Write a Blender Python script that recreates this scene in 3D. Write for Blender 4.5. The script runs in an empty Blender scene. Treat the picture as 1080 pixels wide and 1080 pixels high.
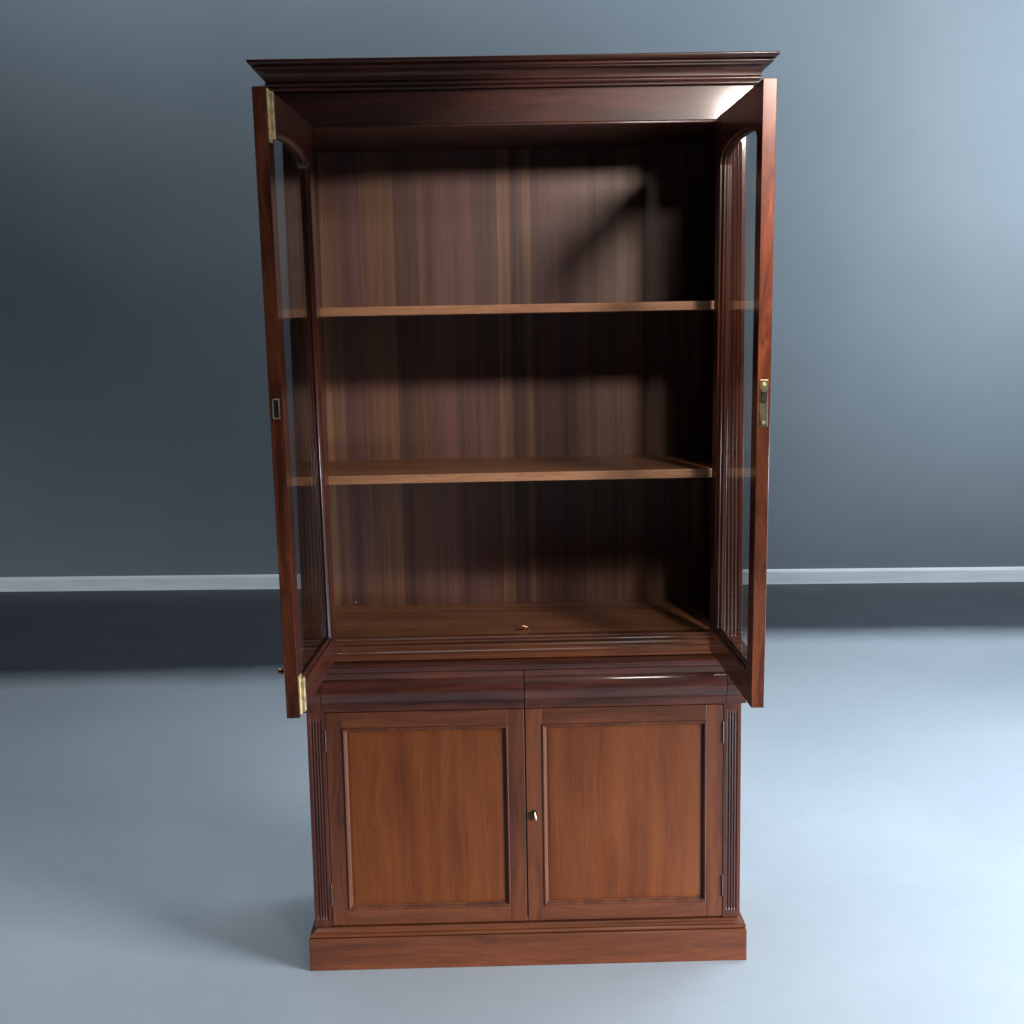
import bpy, bmesh, math, random
from mathutils import Vector, Matrix
random.seed(7)
S = bpy.context.scene
COL = S.collection

# ------------------------------------------------------------------ render / world
S.view_settings.view_transform = 'Standard'
S.view_settings.look = 'None'
S.view_settings.exposure = 0.0
S.view_settings.gamma = 1.0
S.view_settings.use_curve_mapping = False
S.render.engine = 'CYCLES'
S.cycles.max_bounces = 10
S.cycles.glossy_bounces = 5
S.cycles.transparent_max_bounces = 16
S.cycles.caustics_reflective = False
S.cycles.caustics_refractive = False
S.cycles.sample_clamp_indirect = 4.0
try:
    S.cycles.use_denoising = True
except Exception:
    pass

W = bpy.data.worlds.new("World"); S.world = W
W.use_nodes = True
W.node_tree.nodes['Background'].inputs[0].default_value = (0.60, 0.78, 1.0, 1)
W.node_tree.nodes['Background'].inputs[1].default_value = 0.02

# ------------------------------------------------------------------ node helpers
class NT:
    def __init__(s, name):
        s.m = bpy.data.materials.new(name); s.m.use_nodes = True
        s.t = s.m.node_tree; s.n = s.t.nodes; s.l = s.t.links
        s.b = s.n['Principled BSDF']; s.out = s.n['Material Output']
    def add(s, typ, **kw):
        n = s.n.new(typ)
        for k, v in kw.items(): setattr(n, k, v)
        return n
    def link(s, a, b): s.l.new(a, b)
    def math(s, op, a, b=None, clamp=False):
        n = s.add('ShaderNodeMath', operation=op); n.use_clamp = clamp
        for i, v in enumerate((a, b)):
            if v is None: continue
            if isinstance(v, (int, float)): n.inputs[i].default_value = v
            else: s.link(v, n.inputs[i])
        return n.outputs[0]
    def noise(s, vec, scale, detail=3, rough=.5, dist=0.):
        n = s.add('ShaderNodeTexNoise')
        s.link(vec, n.inputs['Vector'])
        n.inputs['Scale'].default_value = scale; n.inputs['Detail'].default_value = detail
        n.inputs['Roughness'].default_value = rough; n.inputs['Distortion'].default_value = dist
        return n.outputs['Fac']
    def ramp(s, fac, stops):
        n = s.add('ShaderNodeValToRGB'); e = n.color_ramp.elements
        while len(e) < len(stops): e.new(.5)
        for i, (p, c) in enumerate(stops):
            e[i].position = p; e[i].color = (*c, 1)
        s.link(fac, n.inputs[0]); return n.outputs[0]
    def mix(s, fac, a, b, mode='MIX'):
        n = s.add('ShaderNodeMix', data_type='RGBA', blend_type=mode)
        if isinstance(fac, (int, float)): n.inputs[0].default_value = fac
        else: s.link(fac, n.inputs[0])
        for i, v in ((6, a), (7, b)):
            if isinstance(v, tuple): n.inputs[i].default_value = (*v, 1)
            else: s.link(v, n.inputs[i])
        return n.outputs[2]
    def mapping(s, vec, scale, loc=None):
        n = s.add('ShaderNodeMapping'); n.inputs['Scale'].default_value = scale
        s.link(vec, n.inputs['Vector'])
        if loc is not None: s.link(loc, n.inputs['Location'])
        return n.outputs[0]
    def bump(s, h, strength, dist=.001):
        n = s.add('ShaderNodeBump'); n.inputs['Strength'].default_value = strength
        n.inputs['Distance'].default_value = dist
        s.link(h, n.inputs['Height']); s.link(n.outputs[0], s.b.inputs['Normal'])

def wood(name, dark, mid, light, axis='Z', rough=.34, coat=.6, coat_rough=.12, fig=1.0, off=0.0):
    t = NT(name)
    tc = t.add('ShaderNodeTexCoord'); oi = t.add('ShaderNodeObjectInfo')
    sh = t.math('MULTIPLY', oi.outputs['Random'], 7.3)
    cb = t.add('ShaderNodeCombineXYZ')
    for i in range(3): t.link(sh, cb.inputs[i])
    a = {'X': 0, 'Y': 1, 'Z': 2}[axis]
    def sc(across, along):
        v = [across]*3; v[a] = along; return tuple(v)
    base = t.add('ShaderNodeVectorMath', operation='ADD')
    t.link(tc.outputs['Object'], base.inputs[0]); t.link(cb.outputs[0], base.inputs[1])
    vec = base.outputs[0]
    # slow wandering of the grain
    warp = t.add('ShaderNodeTexNoise'); t.link(t.mapping(vec, sc(3.0, 1.1)), warp.inputs['Vector'])
    warp.inputs['Scale'].default_value = 1.6; warp.inputs['Detail'].default_value = 2
    ws = t.add('ShaderNodeVectorMath', operation='SCALE'); t.link(warp.outputs['Color'], ws.inputs[0]); ws.inputs['Scale'].default_value = .10*fig
    wv = t.add('ShaderNodeVectorMath', operation='ADD'); t.link(vec, wv.inputs[0]); t.link(ws.outputs[0], wv.inputs[1])
    v = wv.outputs[0]
    n1 = t.noise(t.mapping(v, sc(26, 1.3)), 1.0, 4, .55)         # broad figure
    n2 = t.noise(t.mapping(v, sc(150, 4.0)), 1.0, 3, .6)        # streaks
    n3 = t.noise(t.mapping(v, sc(520, 14.0)), 1.0, 2, .5)       # pores
    n4 = t.noise(t.mapping(vec, sc(5, 2.2)), 1.0, 2, .5)        # cloudy stain
    f = t.math('ADD', t.math('MULTIPLY', n1, .55), t.math('MULTIPLY', n2, .25))
    f = t.math('ADD', f, t.math('MULTIPLY', n4, .22))
    c = t.ramp(f, [(.36, dark), (.52, mid), (.68, light)])
    pore = t.ramp(n3, [(.30, (.45, .40, .38)), (.46, (1, 1, 1))])
    c = t.mix(.4, c, pore, 'MULTIPLY')
    t.link(c, t.b.inputs['Base Color'])
    r = t.math('ADD', t.math('MULTIPLY', n4, .30), rough-.14)
    t.link(r, t.b.inputs['Roughness'])
    t.b.inputs['Coat Weight'].default_value = coat
    t.b.inputs['Coat Roughness'].default_value = coat_rough
    t.b.inputs['Specular IOR Level'].default_value = .28
    t.bump(t.math('ADD', t.math('MULTIPLY', n2, .6), t.math('MULTIPLY', n3, .4)), .06, .0010)
    return t.m

def plank_wood(name):
    """unpolished vertical boards of the back: each board its own tone"""
    t = NT(name)
    tc = t.add('ShaderNodeTexCoord'); sx = t.add('ShaderNodeSeparateXYZ')
    t.link(tc.outputs['Object'], sx.inputs[0])
    X = sx.outputs[0]
    n0 = t.add('ShaderNodeTexNoise', noise_dimensions='1D'); t.link(t.math('MULTIPLY', X, 3.1), n0.inputs['W'])
    n0.inputs['Scale'].default_value = 1.7; n0.inputs['Detail'].default_value = 0
    xx = t.math('ADD', t.math('MULTIPLY', X, 21.0), t.math('MULTIPLY', n0.outputs['Fac'], 9.0))
    wn = t.add('ShaderNodeTexWhiteNoise', noise_dimensions='1D'); t.link(t.math('FLOOR', xx), wn.inputs['W'])
    fr = t.math('FRACT', xx)
    wn2 = t.add('ShaderNodeTexWhiteNoise', noise_dimensions='1D'); t.link(t.math('ADD', t.math('FLOOR', xx), 17.3), wn2.inputs['W'])
    vec = tc.outputs['Object']
    streak = t.noise(t.mapping(vec, (42, 1, .9)), 1.0, 4, .6)
    fine = t.noise(t.mapping(vec, (260, 1, 5)), 1.0, 3, .6)
    c = t.ramp(wn.outputs['Value'], [(0, (.090, .043, .033)), (.3, (.150, .075, .046)), (.55, (.115, .054, .050)), (.75, (.180, .092, .055)), (1, (.222, .118, .072))])
    s1 = t.ramp(streak, [(.3, (.55, .5, .5)), (.5, (.95, .92, .9)), (.72, (1.4, 1.3, 1.15))])
    c = t.mix(.85, c, s1, 'MULTIPLY')
    s2 = t.ramp(fine, [(.3, (.7, .68, .66)), (.55, (1, 1, 1))])
    c = t.mix(.6, c, s2, 'MULTIPLY')
    edge = t.math('MINIMUM', fr, t.math('SUBTRACT', 1.0, fr))
    e = t.ramp(edge, [(0, (.55, .5, .48)), (.035, (1, 1, 1))])
    c = t.mix(.6, c, e, 'MULTIPLY')
    t.link(c, t.b.inputs['Base Color'])
    t.b.inputs['Roughness'].default_value = .5
    t.b.inputs['Coat Weight'].default_value = .12
    t.b.inputs['Coat Roughness'].default_value = .35
    t.bump(t.math('ADD', fine, streak), .12, .001)
    return t.m

def metal(name, col, rough, sc=60):
    t = NT(name)
    tc = t.add('ShaderNodeTexCoord')
    n = t.noise(tc.outputs['Object'], sc, 3, .6)
    c = t.ramp(n, [(.3, tuple(v*.6 for v in col)), (.6, col)])
    t.link(c, t.b.inputs['Base Color'])
    t.b.inputs['Metallic'].default_value = 1
    t.link(t.math('ADD', t.math('MULTIPLY', n, .25), rough-.1), t.b.inputs['Roughness'])
    return t.m

def plain(name, col, rough=.6):
    t = NT(name)
    tc = t.add('ShaderNodeTexCoord')
    n = t.noise(tc.outputs['Object'], 40, 3, .6)
    c = t.ramp(n, [(.3, tuple(v*.85 for v in col)), (.7, col)])
    t.link(c, t.b.inputs['Base Color']); t.b.inputs['Roughness'].default_value = rough
    return t.m

def glass_mat():
    t = NT('clear_glass')
    t.n.remove(t.b)
    fr = t.add('ShaderNodeFresnel'); ge = t.add('ShaderNodeNewGeometry'); t.link(t.math('SUBTRACT', 1.36, t.math('MULTIPLY', ge.outputs['Backfacing'], 1.36-1/1.36)), fr.inputs['IOR'])
    tr = t.add('ShaderNodeBsdfTransparent'); tr.inputs[0].default_value = (.97, .98, .975, 1)
    gl = t.add('ShaderNodeBsdfGlossy'); gl.inputs['Roughness'].default_value = .01
    tc = t.add('ShaderNodeTexCoord')
    bm_ = t.add('ShaderNodeBump'); bm_.inputs['Strength'].default_value = .02; bm_.inputs['Distance'].default_value = .01
    t.link(t.noise(tc.outputs['Object'], 5, 1, .4), bm_.inputs['Height'])
    t.link(bm_.outputs[0], gl.inputs['Normal'])
    mx = t.add('ShaderNodeMixShader')
    t.link(fr.outputs[0], mx.inputs[0]); t.link(tr.outputs[0], mx.inputs[1]); t.link(gl.outputs[0], mx.inputs[2])
    t.link(mx.outputs[0], t.out.inputs[0])
    return t.m

# mahogany in its shades; the letter is the direction of the grain
RD, RM, RL = (.016, .0042, .0026), (.058, .0130, .0066), (.125, .030, .0130)          # red-brown polished carcass
M = {}
for ax in 'XYZ':
    M['red'+ax] = wood('mahogany_red_'+ax, RD, RM, RL, ax)
    M['dark'+ax] = wood('mahogany_dark_'+ax, (.014, .0040, .0030), (.042, .0105, .0062), (.084, .021, .0110), ax, rough=.42, coat=.32, coat_rough=.12)
    M['edge'+ax] = wood('mahogany_lit_edge_'+ax, (.022, .0050, .0032), (.110, .0255, .0110), (.270, .072, .026), ax, rough=.36, coat=.45, fig=2.2)  # paler copy for the door edges that catch the light
    M['brown'+ax] = wood('mahogany_brown_'+ax, (.046, .0112, .0040), (.100, .0255, .0082), (.150, .0410, .0130), ax, rough=.42, coat=.35, coat_rough=.2)
    M['shelf'+ax] = wood('shelf_wood_'+ax, (.095, .037, .018), (.170, .071, .035), (.25, .112, .058), ax, rough=.45, coat=.25, coat_rough=.3)
    M['matt'+ax] = wood('mahogany_moulding_'+ax, (.040, .0100, .0036), (.086, .0220, .0070), (.130, .0350, .0110), ax, rough=.6, coat=.05, coat_rough=.4)
M['drawer'] = wood('mahogany_drawer', RD, RM, RL, 'X', rough=.40, coat=.75, coat_rough=.07)
M['sill'] = wood('mahogany_sill', (.045, .0125, .0048), (.092, .0270, .0100), (.150, .046, .0165), 'X', rough=.38, coat=.6, coat_rough=.1)
M['panel'] = wood('mahogany_panel', (.080, .0165, .0026), (.122, .0280, .0042), (.155, .0390, .0064), 'Z', rough=.48, coat=.18, coat_rough=.25, fig=.6)
M['lip'] = wood('shelf_nosing', (.18, .080, .040), (.28, .130, .066), (.38, .19, .10), 'X', rough=.45, coat=.2, coat_rough=.3)
M['back'] = plank_wood('back_boards')
M['brass'] = metal('brass', (1.0, .82, .48), .52)
M['oldbrass'] = metal('aged_brass', (.42, .36, .22), .38)
M['bronze'] = metal('bronze', (.45, .25, .15), .35)
M['iron'] = metal('dark_iron', (.10, .08, .07), .5)
M['black'] = plain('slot_black', (.008, .006, .005), .9)
M['glass'] = glass_mat()

# ------------------------------------------------------------------ mesh helpers
def new(): return bmesh.new()
def box(bm, x0, x1, y0, y1, z0, z1, mi=0):
    vs = [bm.verts.new((x, y, z)) for z in (z0, z1) for y in (y0, y1) for x in (x0, x1)]
    for q in ((0, 2, 3, 1), (4, 5, 7, 6), (0, 1, 5, 4), (2, 6, 7, 3), (0, 4, 6, 2), (1, 3, 7, 5)):
        f = bm.faces.new([vs[i] for i in q]); f.material_index = mi
def loft(bm, rows, mi=0, closed=True, caps=True):
    R = [[bm.verts.new(p) for p in r] for r in rows]
    n = len(R[0])
    for a, b in zip(R, R[1:]):
        for i in range(n if closed else n-1):
            j = (i+1) % n
            f = bm.faces.new((a[i], a[j], b[j], b[i])); f.material_index = mi
    if caps:
        for r in (R[0][::-1], R[-1]):
            f = bm.faces.new(r); f.material_index = mi
def prof_x(bm, prof, x0, x1, mi=0):
    loft(bm, [[(x0, y, z) for y, z in prof], [(x1, y, z) for y, z in prof]], mi)
def sweep3(bm, prof, hw, yf, yb, mi=0):
    """profile (out, z) carried round the left end, the front and the right end with mitred corners"""
    rows = [[(-hw-o, yb, z) for o, z in prof], [(-hw-o, yf-o, z) for o, z in prof],
            [(hw+o, yf-o, z) for o, z in prof], [(hw+o, yb, z) for o, z in prof]]
    loft(bm, rows, mi)
def prism_y(bm, pts, y0, y1, mi=0):
    loft(bm, [[(x, y0, z) for x, z in pts], [(x, y1, z) for x, z in pts]], mi)
def ring_y(bm, outer, inner, y0, y1, mi=0, yin0=None, yin1=None):
    yin0 = y0 if yin0 is None else yin0; yin1 = y1 if yin1 is None else yin1
    O0 = [bm.verts.new((x, y0, z)) for x, z in outer]; O1 = [bm.verts.new((x, y1, z)) for x, z in outer]
    I0 = [bm.verts.new((x, yin0, z)) for x, z in inner]; I1 = [bm.verts.new((x, yin1, z)) for x, z in inner]
    n = len(outer)
    for i in range(n):
        j = (i+1) % n
        for q in ((O0[i], O0[j], I0[j], I0[i]), (O1[j], O1[i], I1[i], I1[j]), (O0[j], O0[i], O1[i], O1[j]), (I0[i], I0[j], I1[j], I1[i])):
            f = bm.faces.new(q); f.material_index = mi
def tube(bm, pts, r, seg=10, mi=0):
    rows = []
    for i, p in enumerate(pts):
        p = Vector(p)
        d = (Vector(pts[min(i+1, len(pts)-1)]) - Vector(pts[max(i-1, 0)])).normalized()
        u = d.cross(Vector((.3, .2, 1)) if abs(d.z) < .9 else Vector((1, .1, 0))).normalized(); v = d.cross(u)
        rr = r[i] if isinstance(r, (list, tuple)) else r
        rows.append([tuple(p + (u*math.cos(2*math.pi*k/seg) + v*math.sin(2*math.pi*k/seg))*rr) for k in range(seg)])
    loft(bm, rows, mi)
def obj(name, bm, mats, parent=None, bevel=0.0, loc=None, rot=None, smooth=False):
    bmesh.ops.recalc_face_normals(bm, faces=bm.faces)
    me = bpy.data.meshes.new(name); bm.to_mesh(me); bm.free()
    for m in (mats if isinstance(mats, (list, tuple)) else [mats]): me.materials.append(m)
    if smooth:
        for p in me.polygons: p.use_smooth = True
        me.set_sharp_from_angle(angle=math.radians(34))
    o = bpy.data.objects.new(name, me); COL.objects.link(o)
    if parent: o.parent = parent
    if loc: o.location = loc
    if rot: o.rotation_euler = rot
    if bevel:
        b = o.modifiers.new('Bevel', 'BEVEL'); b.width = bevel; b.segments = 2; b.limit_method = 'ANGLE'; b.angle_limit = math.radians(40)
    return o

# ------------------------------------------------------------------ camera
cx, cy, cz, pitch, yaw, roll, f = -.0707, -3.219, 1.6737, -.1447, .0149, -.0181, 1362.57
fw = Vector((math.sin(yaw)*math.cos(pitch), math.cos(yaw)*math.cos(pitch), math.sin(pitch)))
r = Vector((math.cos(yaw), -math.sin(yaw), 0)); u = r.cross(fw)
r2 = r*math.cos(roll) + u*math.sin(roll); u2 = -r*math.sin(roll) + u*math.cos(roll)
cam = bpy.data.cameras.new('camera'); co = bpy.data.objects.new('camera', cam); COL.objects.link(co)
mw = Matrix((r2, u2, -fw)).transposed().to_4x4(); mw.translation = (cx, cy, cz)
co.matrix_world = mw
cam.sensor_width = 36; cam.lens = f/1080*36; cam.clip_end = 100; cam.clip_start = .05
S.camera = co

# ------------------------------------------------------------------ setting
def floor_mat():
    t = NT('painted_floor')
    tc = t.add('ShaderNodeTexCoord'); v = tc.outputs['Object']
    a = t.noise(v, .9, 4, .55); b = t.noise(v, 14, 4, .65)
    c = t.ramp(a, [(.3, (.40, .455, .50)), (.7, (.46, .51, .55))])
    sp = t.ramp(b, [(.30, (.95, .95, .95)), (.5, (1, 1, 1))])
    c = t.mix(.8, c, sp, 'MULTIPLY')
    # a few scuffs
    sc = t.noise(t.mapping(v, (9, 30, 1)), 1.0, 2, .5, 1.2)
    c = t.mix(t.math('MULTIPLY', t.ramp(sc, [(.72, (0, 0, 0)), (.78, (1, 1, 1))]), .25), c, (.62, .66, .70))
    t.link(c, t.b.inputs['Base Color'])
    t.link(t.math('ADD', t.math('MULTIPLY', a, .2), .38), t.b.inputs['Roughness'])
    t.b.inputs['Specular IOR Level'].default_value = .4
    t.bump(b, .04, .002)
    return t.m
def wall_mat():
    t = NT('painted_wall')
    tc = t.add('ShaderNodeTexCoord'); v = tc.outputs['Object']
    a = t.noise(v, .8, 3, .5); b = t.noise(v, 90, 4, .7)
    c = t.ramp(a, [(.3, (.155, .180, .200)), (.7, (.180, .206, .228))])
    t.link(c, t.b.inputs['Base Color']); t.b.inputs['Roughness'].default_value = .62
    t.b.inputs['Specular IOR Level'].default_value = .25
    t.bump(b, .12, .002)
    return t.m
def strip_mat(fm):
    t = NT('dark_floor_strip')
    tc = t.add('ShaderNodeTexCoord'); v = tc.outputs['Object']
    at = t.add('ShaderNodeAttribute', attribute_name='edge_fade')
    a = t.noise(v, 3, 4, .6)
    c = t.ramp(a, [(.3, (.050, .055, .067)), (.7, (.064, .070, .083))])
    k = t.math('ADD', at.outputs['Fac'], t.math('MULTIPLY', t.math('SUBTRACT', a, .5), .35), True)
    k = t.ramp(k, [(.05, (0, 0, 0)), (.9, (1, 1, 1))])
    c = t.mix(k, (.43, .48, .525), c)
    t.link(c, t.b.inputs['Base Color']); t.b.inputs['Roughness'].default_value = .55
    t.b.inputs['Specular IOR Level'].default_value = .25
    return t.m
fm = floor_mat()
bm = new()
bm.faces.new([bm.verts.new(p) for p in ((-12, -8, 0), (12, -8, 0), (12, 9, 0), (-12, 9, 0))])
fl = obj('floor', bm, fm); fl['kind'] = 'structure'; fl['label'] = 'smooth pale blue grey floor under the bookcase'

WY, WA = 4.945, -.0555           # wall face at x = 0 and its slope
def wy(x): return WY + WA*x
wang = math.atan(WA)
bm = new(); box(bm, -9, 9, 0, .12, 0, 5.2)
wall = obj('wall', bm, wall_mat(), loc=(0, WY, 0), rot=(0, 0, wang))
wall['kind'] = 'structure'; wall['label'] = 'plain blue grey wall behind the bookcase'
t_ = NT('white_skirting_paint'); t_.b.inputs['Base Color'].default_value = (.70, .74, .76, 1); t_.b.inputs['Roughness'].default_value = .45
tc = t_.add('ShaderNodeTexCoord'); nn = t_.noise(t_.mapping(tc.outputs['Object'], (3, 40, 40)), 1, 3, .6)
t_.link(t_.ramp(nn, [(.3, (.62, .66, .68)), (.6, (.73, .77, .79))]), t_.b.inputs['Base Color'])
bm = new(); prof_x(bm, [(-.0015, .0), (-.018, 0), (-.018, .078), (-.014, .090), (-.006, .096), (-.0015, .096)], -8.9, 8.9)
obj('skirting_board', bm, t_.m, wall, .0008)

bm = new(); lay = bm.verts.layers.float.new('edge_fade')  # blend weight: dark sheet fades to the floor colour at its front edge
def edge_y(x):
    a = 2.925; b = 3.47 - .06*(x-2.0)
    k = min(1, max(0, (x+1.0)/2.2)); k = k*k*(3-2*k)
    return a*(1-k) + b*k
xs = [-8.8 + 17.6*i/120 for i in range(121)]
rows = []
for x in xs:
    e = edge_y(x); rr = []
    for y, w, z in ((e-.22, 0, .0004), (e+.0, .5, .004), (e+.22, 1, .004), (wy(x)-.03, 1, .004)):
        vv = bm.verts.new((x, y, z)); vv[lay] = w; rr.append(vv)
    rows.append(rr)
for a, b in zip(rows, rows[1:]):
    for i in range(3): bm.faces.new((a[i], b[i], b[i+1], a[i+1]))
st = obj('floor_dark_strip', bm, strip_mat(fm)); st['kind'] = 'structure'; st['label'] = 'dark grey strip on the floor along the foot of the wall'

# ------------------------------------------------------------------ the bookcase
B = bpy.data.objects.new('bookcase', None); COL.objects.link(B); B.empty_display_size = .2
B['label'] = 'tall polished mahogany bookcase with its two glazed upper doors standing open'
B['category'] = 'bookcase'

HW = .5605          # half width of the carcass
DEP = .452          # back of the carcass
OP = .5063          # half width of the upper opening
ZP, ZM, ZC = .0874, .1097, .6938
ZW = .826           # top of the waist
ZF = .878           # floor of the upper part
ZT = 2.1450         # underside of the frieze
ZK = 2.2320         # underside of the cornice
ZTOP = 2.2985

# plinth
bm = new(); sweep3(bm, [(-.02, 0), (.0, 0), (.0, ZP-.004), (-.003, ZP), (-.02, ZP)], .575, -.025, DEP)
obj('plinth', bm, M['brownX'], B, .0015)
bm = new(); sweep3(bm, [(-.03, ZP+.002), (.004, ZP+.002), (.007, ZP+.004), (.008, ZP+.008), (.005, ZP+.0115), (-.001, ZP+.0125), (-.003, ZP+.016), (-.008, ZP+.019), (-.011, ZM), (-.03, ZM)], .5655, -.0155, DEP)
obj('base_moulding', bm, M['brownX'], B, .0008)

# lower carcass
for s in (-1, 1):
    bm = new(); x0, x1 = sorted((s*(HW-.022), s*(HW-.0015))); box(bm, x0, x1, .024, DEP, ZM+.0005, ZC+.0015)
    obj('side_panel', bm, M['redZ'], B, .001)
def pilaster(s, x_in, x_out, z0, z1, y0, y1, nfl, m, end, name='pilaster'):
    w = x_out-x_in; mrg = .0085; gw = (w-2*mrg)/nfl
    def sect(z, d):
        pts = []
        for k in range(nfl):
            a = x_in+mrg+gw*k
            pts.append((a+gw*.08, y0, z))
            for i in range(1, 6):
                t = math.pi*i/6
                pts.append((a+gw*(.5-.42*math.cos(t)), y0+d*math.sin(t)*gw*.46, z))
            pts.append((a+gw*.92, y0, z))
        pts = [(x_in, y0, z)] + pts + [(x_out, y0, z), (x_out, y1, z), (x_in, y1, z)]
        return [(s*x, y, zz) for x, y, zz in pts]
    zs = [(z0, 0), (z0+end-.012, 0), (z0+end-.008, .5), (z0+end-.003, .85), (z0+end+.004, 1)]
    zs = zs + [(z0+z1-z, d) for z, d in zs[::-1]]
    bm = new(); loft(bm, [sect(z, d) for z, d in zs])
    return obj(name, bm, m, B, .0008)
for s in (-1, 1):
    pilaster(s, .5150, HW, ZM+.0005, ZC+.0015, 0, .022, 4, M['redZ'], .03)
# a dark void behind the gaps between the doors
bm = new(); box(bm, -.5148, .5148, .030, .044, ZM+.001, ZC+.0012)
obj('front_frame', bm, M['darkZ'], B)

# drawers and corner blocks: one cushion profile
def cush(off=0.):
    bulge = []
    for k in range(19):
        t = k/18; z = .7175 + .0655*t
        o_ = (.0125+.0030*t) + .0155*math.sin(math.pi*t**.92)**.75
        bulge.append((-o_, z))
    return [(.030, .6968), (-.010, .6968), (-.010, .7160)] + bulge + [(-.0165, .7845), (-.0165, .7990), (.030, .7990)]
for a, b in ((-.5185, -.0012), (.0012, .5185)):
    bm = new(); prof_x(bm, cush(), a, b)
    obj('drawer', bm, M['drawer'], B, smooth=True)
for s in (-1, 1):
    pr = cush()
    bm = new()
    xi = .5200
    rows = [[(s*xi, y, z) for y, z in pr], [(s*(HW+min(0, y)*-1 - .0005), y if y < 0 else y, z) for y, z in pr], [(s*(HW+max(0, -y) - .0005), DEP, z) for y, z in pr]]
    # end grain return along the side
    rows = [[(s*xi, y, z) for y, z in pr],
            [(s*(HW + (-y if y < 0 else -.022)), y, z) for y, z in pr],
            [(s*(HW + (-y if y < 0 else -.022)), DEP, z) for y, z in pr]]
    loft(bm, rows)
    obj('corner_block', bm, M['drawer'], B, smooth=True)
bm = new(); box(bm, -.5183, .5183, .0315, .05, .6962, .7985); obj('drawer_rail', bm, M['darkX'], B)
# waist: the top of the lower part
bm = new(); sweep3(bm, [(-.30, .8000), (.0175, .8000), (.0215, .8030), (.0240, .8090), (.0275, .8110), (.0320, .8125), (.0335, .8165), (.0320, .8215), (.0275, .8245), (-.30, .8250)], HW, 0, DEP)
obj('waist_moulding', bm, M['redX'], B, .0006)

# stepped sill in the mouth of the upper part
bm = new()
prof_x(bm, [(.060, .8262), (.0020, .8262), (.0020, .8330), (.0050, .8352), (.0080, .8354), (.0080, .8400), (.0055, .8425), (.0055, .8455), (.0085, .8480), (.0140, .8490), (.0150, .8560), (.0175, .8610), (.0200, .8620), (.0185, .8640), (.0165, .8665), (.0175, .8700), (.0205, .8718), (.0240, .8720), (.0240, .8755), (.0270, ZF), (.060, ZF)], -OP+.0002, OP-.0002)
obj('sill_moulding', bm, M['sill'], B, .0005)

# upper carcass
for s in (-1, 1):
    bm = new(); x0, x1 = sorted((s*.5340, s*(HW-.001))); box(bm, x0, x1, .0225, DEP, .8254, ZT+.002)
    obj('side_panel', bm, M['darkZ'], B, .001)
    pilaster(s, OP, HW, .8254, ZT-.0005, 0, .022, 4, M['redZ'], .055)
bm = new(); box(bm, -.5338, .5338, .434, .4515, .8256, ZT+.0015); obj('back_panel', bm, M['back'], B)
bm = new(); box(bm, -.5337, .5337, .0605, .4338, .858, ZF); obj('bottom_board', bm, M['shelfX'], B, .001)
bm = new(); box(bm, -.5600, .5600, .0200, DEP, ZT+.0023, ZT+.022); obj('top_board', bm, M['darkX'], B)
for z in (1.7217, 1.2983):
    bm = new(); box(bm, -.5335, .5335, .058, .4336, z-.0220, z)
    sh = obj('shelf', bm, M['shelfX'], B, .001)
    bm = new(); box(bm, -.5335, .5335, .050, .0578, z-.0220, z)
    obj('nosing', bm, M['lip'], sh, .0015)

# frieze and cornice
bm = new(); sweep3(bm, [(-.030, ZT), (-.005, ZT), (-.002, ZT+.002), (-.0025, ZT+.006), (-.006, ZT+.008), (-.006, ZK+.001), (-.030, ZK+.001)], HW+.0215, -.013, DEP)
obj('frieze', bm, M['darkX'], B, .0006)
def arc(o, z, rad, a0, a1, n=7):
    return [(o+rad*math.cos(math.radians(a0+(a1-a0)*k/n)), z+rad*math.sin(math.radians(a0+(a1-a0)*k/n))) for k in range(n+1)]
pr = [(-.30, .0012), (.0005, .0012)] + arc(.0020, .0035, .0036, -70, 80) + [(.0025, .0078), (.0060, .0082)] + arc(.0062, .0135, .0048, -70, 80) \
   + [(.0068, .0190), (.0105, .0196), (.0108, .0235), (.0118, .0285), (.0140, .0335), (.0180, .0375), (.0230, .0402), (.0280, .0415), (.0285, .0445)] \
   + arc(.0310, .0490, .0042, -70, 75) + [(.0335, .0540), (.0400, .0550), (.0440, .0575), (.0462, .0610), (.0462, .0645), (.0445, .0665), (-.30, .0665)]
bm = new(); sweep3(bm, [(o_, ZK+z_) for o_, z_ in pr], HW+.0205, -.018, DEP)
obj('cornice', bm, M['darkX'], B, smooth=True)

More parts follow.
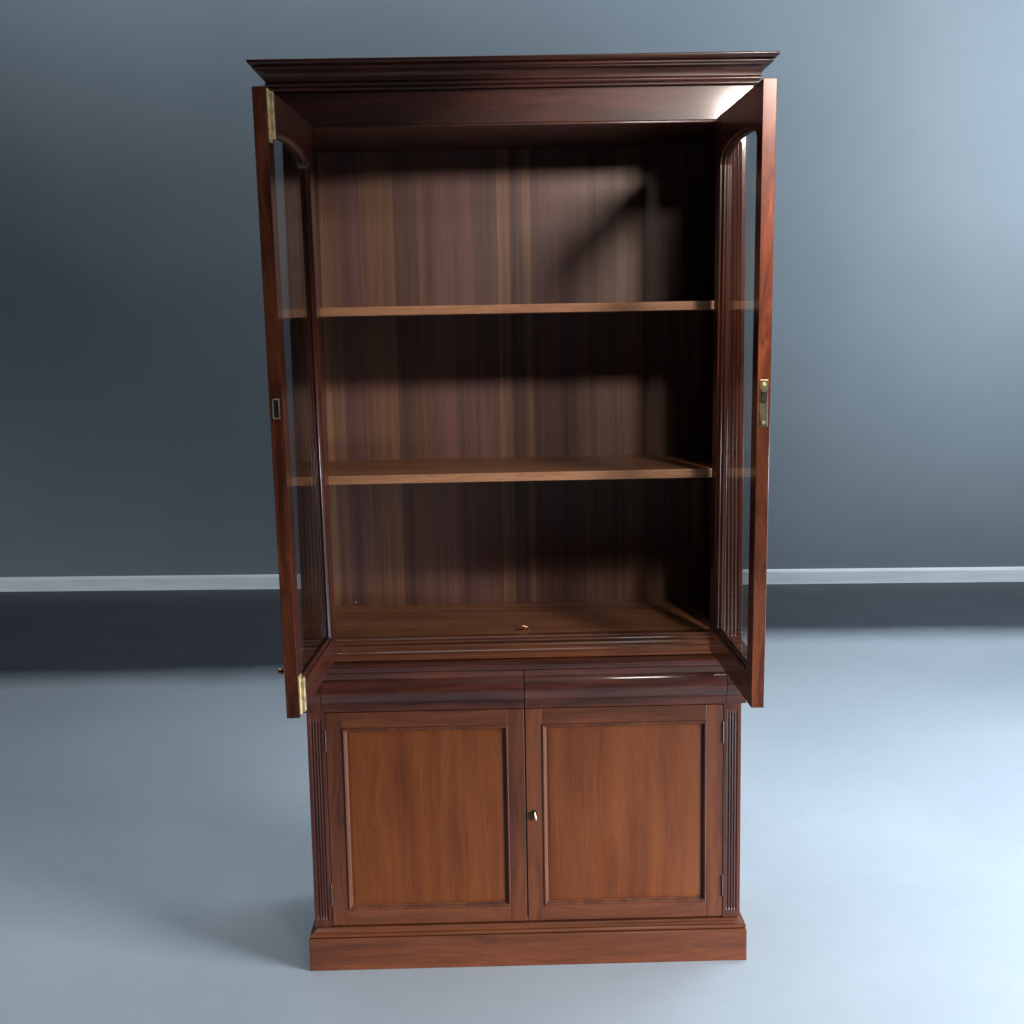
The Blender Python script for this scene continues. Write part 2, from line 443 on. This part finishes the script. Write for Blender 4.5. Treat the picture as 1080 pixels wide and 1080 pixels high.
# ------------------------------------------------------------------ lower cupboard doors
def cupboard_door(s):
    z0, z1 = ZM+.0030, ZC-.0025
    xa, xb = .0016, .5135                      # meeting edge, hinge edge
    sw, rh, y0, y1 = .042, .042, .0015, .024
    bm = new()
    def bx(x0, x1, *a, mi=0):
        x0, x1 = sorted((s*x0, s*x1)); box(bm, x0, x1, *a, mi)
    bx(xa, xa+sw, y0, y1, z0, z1); bx(xb-sw, xb, y0, y1, z0, z1)
    bx(xa+sw+.0001, xb-sw-.0001, y0+.0002, y1, z0, z0+rh, mi=1); bx(xa+sw+.0001, xb-sw-.0001, y0+.0002, y1, z1-rh, z1, mi=1)
    d = obj('cupboard_door', bm, [M['brownZ'], M['brownX']], B, .0010)
    ox0, ox1 = sorted((s*(xa+sw), s*(xb-sw))); oz0, oz1 = z0+rh, z1-rh
    def rect(k): return [(ox0+k, oz0+k), (ox1-k, oz0+k), (ox1-k, oz1-k), (ox0+k, oz1-k)]
    bm = new()
    ring_y(bm, rect(.0002), rect(.0035), y0-.0014, y1-.004, yin0=y0-.0024)
    ring_y(bm, rect(.0036), rect(.0075), y0-.0022, y1-.004, yin0=y0-.0006)
    ring_y(bm, rect(.0076), rect(.0120), y0+.0022, y1-.004, yin0=y0+.0048)
    obj('panel_moulding', bm, M['mattZ'], d, .0004)
    bm = new()
    a, b_, c = rect(.0118), rect(.0200), rect(.0300)
    A = [bm.verts.new((x, y0+.0062, z)) for x, z in a]; Bv = [bm.verts.new((x, y0+.0049, z)) for x, z in b_]; Cv = [bm.verts.new((x, y0+.0045, z)) for x, z in c]
    Dv = [bm.verts.new((x, y1-.003, z)) for x, z in a]
    for i in range(4):
        j = (i+1) % 4
        bm.faces.new((A[i], A[j], Bv[j], Bv[i])); bm.faces.new((Bv[i], Bv[j], Cv[j], Cv[i])); bm.faces.new((A[j], A[i], Dv[i], Dv[j]))
    bm.faces.new(Cv); bm.faces.new(Dv[::-1])
    obj('panel', bm, M['panel'], d)
    for zc in (z0+.085, z1-.075):
        bm = new(); tube(bm, [(s*(xb+.0006), -.0006, zc-.026), (s*(xb+.0006), -.0006, zc+.026)], .0016, 8)
        for k in (-1, 1): tube(bm, [(s*(xb+.0006), -.0006, zc+k*.0262), (s*(xb+.0006), -.0006, zc+k*.030)], [.0016, .0008], 8)
        obj('hinge', bm, M['iron'], d, smooth=True)
    return d
cupboard_door(-1)
d = cupboard_door(1)
# key in the right door: escutcheon lining, shank and drop-shaped bow
bm = new(); tube(bm, [(.0222, .003, .413), (.0222, -.0005, .413)], [.0062, .0056], 14); 
box(bm, .0192, .0252, -.0003, .003, .398, .4125)
obj('keyhole', bm, M['black'], d)
bm = new()
tube(bm, [(.0225, .004, .412), (.0225, -.0052, .412)], .0024, 10)
bow = [(.0222, -.0050, .4140), (.0214, -.0058, .4105), (.0224, -.0064, .4045), (.0240, -.0064, .3975), (.0244, -.0058, .3925), (.0236, -.0050, .3895)]
tube(bm, bow, [.0026, .0034, .0038, .0042, .0034, .0014], 12)
obj('key', bm, M['oldbrass'], d, smooth=True)

# ------------------------------------------------------------------ glazed upper doors, open a quarter turn
def glazed_door(s, ang, lean):
    w, h, th = OP-.002, 2.1530-.8445, .028
    sw, rb = .052, .062
    z_sp, rise = h-.116, .045
    bm = new()
    box(bm, 0, sw, 0, th, 0, h); box(bm, w-sw, w, 0, th, 0, h)
    box(bm, sw+.0001, w-sw-.0001, .0003, th-.0003, 0, rb, 1)
    n = 28
    ow = (w-2*sw); cx_ = w/2
    arch = []
    for i in range(n+1):
        t = math.pi*(1-i/n)
        c_, s_ = math.cos(t), math.sin(t)
        x = cx_ + ow/2*math.copysign(abs(c_)**.85, c_)
        arch.append((x, z_sp + rise*abs(s_)**.85))
    arch[0] = (sw+.0001, z_sp); arch[-1] = (w-sw-.0001, z_sp)
    # top rail as quads between the arch and the top edge
    for y in (.0003,):
        A0 = [bm.verts.new((x, .0003, z)) for x, z in arch]; A1 = [bm.verts.new((x, th-.0003, z)) for x, z in arch]
        T0 = [bm.verts.new((x, .0003, h)) for x, z in arch]; T1 = [bm.verts.new((x, th-.0003, h)) for x, z in arch]
        for i in range(n):
            for q in ((A0[i], A0[i+1], T0[i+1], T0[i]), (A1[i+1], A1[i], T1[i], T1[i+1]), (A0[i+1], A0[i], A1[i], A1[i+1]), (T0[i], T0[i+1], T1[i+1], T1[i])):
                f_ = bm.faces.new(q); f_.material_index = 1
        for k in (0, n):
            f_ = bm.faces.new((A0[k], T0[k], T1[k], A1[k])); f_.material_index = 1
    for v in bm.verts: v.co.x *= -s          # local x runs from the hinge to the meeting edge
    bm.normal_update()
    for f_ in bm.faces:                      # lit look put into the colour: meeting edge paler than the shaded faces
        if abs(abs(f_.calc_center_median().x) - w) < 1e-4: f_.material_index = 2
    d = obj('glazed_door', bm, [M['redZ'], M['redX'], M['edgeZ']], B, .0014)
    # local: outer face y=0 looks at the viewer when closed; hinge pivot at the outer corner
    d.location = (s*OP, -th, .8445)
    lm = Matrix.Rotation(s*(math.pi/2 + ang), 4, 'Z')
    d.matrix_local = Matrix.Translation(d.location) @ Matrix.Translation((0, 0, h/2)) @ Matrix.Rotation(s*lean, 4, 'Y') @ Matrix.Translation((0, 0, -h/2)) @ lm
    # glazing bead round the opening
    out = [(sw, rb), (w-sw, rb), (w-sw, z_sp)] + arch[::-1][1:-1] + [(sw, z_sp)]
    cz_ = (rb+z_sp)/2
    inn = []
    N = len(out)
    for i, (x, z) in enumerate(out):
        px_, pz_ = out[i-1]; nx_, nz_ = out[(i+1) % N]
        e1 = Vector((x-px_, z-pz_)).normalized(); e2 = Vector((nx_-x, nz_-z)).normalized()
        n1 = Vector((-e1.y, e1.x)); n2 = Vector((-e2.y, e2.x)); m_ = (n1+n2).normalized()
        k = .0065/max(.5, m_.dot(n1)); inn.append((x+m_.x*k, z+m_.y*k))
    bm = new()
    ring_y(bm, out, inn, .0045, .0115, yin0=.0075); ring_y(bm, out, inn, .0165, th-.004, yin1=th-.009)
    for v in bm.verts: v.co.x *= -s
    obj('glazing_bead', bm, M['redZ'], d, .0005)
    bm = new(); prism_y(bm, [(x, z) for x, z in inn2(out)], .0122, .0158)
    for v in bm.verts: v.co.x *= -s
    obj('glass_pane', bm, M['glass'], d)
    return d, w, h, th
def inn2(out):
    cx_ = sum(p[0] for p in out)/len(out); return [(cx_+(x-cx_)*.998, z) for x, z in out]

dl, w, h, th = glazed_door(-1, .045, .011)
dr, w, h, th = glazed_door(1, .011, .010)
def sub(name, bm, m, d, s, bevel=0., smooth=False):
    for v in bm.verts: v.co.x *= -s
    return obj(name, bm, m, d, bevel, smooth=smooth)
# left door: surface bolts top and bottom on the inner face, mortise slot in its edge
for z0, z1, sg in ((h-.108, h-.004, 1), (.006, .092, -1)):
    bm = new()
    box(bm, w-.026, w-.003, th, th+.0035, z0, z1)
    box(bm, w-.022, w-.007, th+.0035, th+.0120, z0+.006, z1-.006)
    sub('bolt', bm, M['brass'], dl, -1, .0008)
zs = 1.508-.8445
bm = new(); ring_y(bm, [(-.0075, zs-.021), (.0075, zs-.021), (.0075, zs+.021), (-.0075, zs+.021)], [(-.0052, zs-.0185), (.0052, zs-.0185), (.0052, zs+.0185), (-.0052, zs+.0185)], 0, .0012)
for v in bm.verts: v.co = Vector((w+.0014-v.co.y, th/2+v.co.x, v.co.z))
sub('strike_plate', bm, M['brass'], dl, -1)
bm = new(); box(bm, w-.004, w+.0004, th/2-.0052, th/2+.0052, zs-.0185, zs+.0185); sub('lock_slot', bm, M['black'], dl, -1)
# right door: long lock plate with two screws and the latch
zs = 1.500-.8445
bm = new(); box(bm, w-.002, w+.0011, th/2-.0088, th/2+.0088, zs-.049, zs+.049)
lp = sub('lock_plate', bm, M['oldbrass'], dr, 1, .0006)
for zz in (zs-.040, zs+.040):
    bm = new(); tube(bm, [(w+.0008, th/2, zz), (w+.0022, th/2, zz)], [.0046, .0034], 12)
    for v in bm.verts: v.co.x *= -1
    sc_ = obj('screw', bm, M['brass'], lp)
bm = new(); box(bm, w+.0008, w+.0040, th/2-.0060, th/2+.0060, zs+.004, zs+.026)
for v in bm.verts: v.co.x *= -1
obj('latch', bm, M['iron'], lp, .0006)
# knob on the outside of the left door, low down
bm = new(); tube(bm, [(w-.024, .001, .098), (w-.024, -.006, .098), (w-.024, -.010, .098), (w-.024, -.016, .098), (w-.024, -.019, .098)], [.004, .004, .0075, .0075, .003], 14)
sub('knob', bm, M['bronze'], dl, -1, smooth=True)

# catch on the floor of the upper part, small nail by the back
bm = new()
pts = [(.001+.0155*math.cos(math.pi*i/14), .086, ZF+.001+.0105*math.sin(math.pi*i/14)) for i in range(15)]
tube(bm, pts, .0026, 10)
box(bm, -.019, .021, .072, .098, ZF+.0002, ZF+.0022)
box(bm, .002, .0110, .081, .088, ZF+.0022, ZF+.0085)
obj('bolt_catch', bm, M['bronze'], B, .0006)
bm = new(); tube(bm, [(-.470, .4340, .888), (-.470, .4315, .888)], [.003, .002], 10)
obj('nail', bm, M['brass'], B)

# ------------------------------------------------------------------ lamps
def area(name, loc, target, sx, sy, watts, col, spread=180):
    l = bpy.data.lights.new(name, 'AREA'); l.shape = 'RECTANGLE'; l.size = sx; l.size_y = sy
    l.energy = watts; l.color = col; l.spread = math.radians(spread)
    o = bpy.data.objects.new(name, l); COL.objects.link(o)
    o.location = loc
    o.rotation_euler = (Vector(target)-Vector(loc)).to_track_quat('-Z', 'Y').to_euler()
    return o
def spot(name, loc, target, watts, col, half, blend, rad):
    l = bpy.data.lights.new(name, 'SPOT'); l.energy = watts; l.color = col
    l.spot_size = math.radians(2*half); l.spot_blend = blend; l.shadow_soft_size = rad
    o = bpy.data.objects.new(name, l); COL.objects.link(o); o.location = loc
    o.rotation_euler = (Vector(target)-Vector(loc)).to_track_quat('-Z', 'Y').to_euler()
    return o
spot('ceiling_spot', (.80, -1.20, 2.34), (.15, .4, 1.52), 116, (1.0, .90, .82), 27, .4, .08)
area('ceiling_lamp', (.66, -2.4, 3.1), (.1, 0, .6), .26, .26, 10.5, (1.0, .95, .90))
area('added_low_light', (4.8, -2.40, .80), (4.8-1.53, -2.40+.79, .08), 2.6, .35, 255, (.86, .93, 1.0), 64)  # added unseen light low on the right, tilted down off the upper doors
area('added_floor_light', (2.5, 1.3, 4.7), (2.5, 1.3, 0), 2.4, 1.4, 62, (.78, .89, 1.0), 75)  # added unseen light, brightens the floor on the right
area('added_floor_light', (-1.2, .2, 4.7), (-1.2, .2, 0), 3.5, 3.0, 22, (.84, .92, 1.0), 80)  # second added light out of view, lifts the floor on the left
area('added_wall_light', (.0, 4.15, 4.3), (.0, 4.9, 2.6), 8, .3, 60, (.80, .91, 1.0))  # added unseen strip light, makes the wall brighter towards the top
area('added_corner_light', (4.2, 1.8, 3.2), (3.1, 4.8, 2.2), 1.6, 1.3, 95, (.80, .91, 1.0), 105)  # added light out of view, brightens the right part of the wall
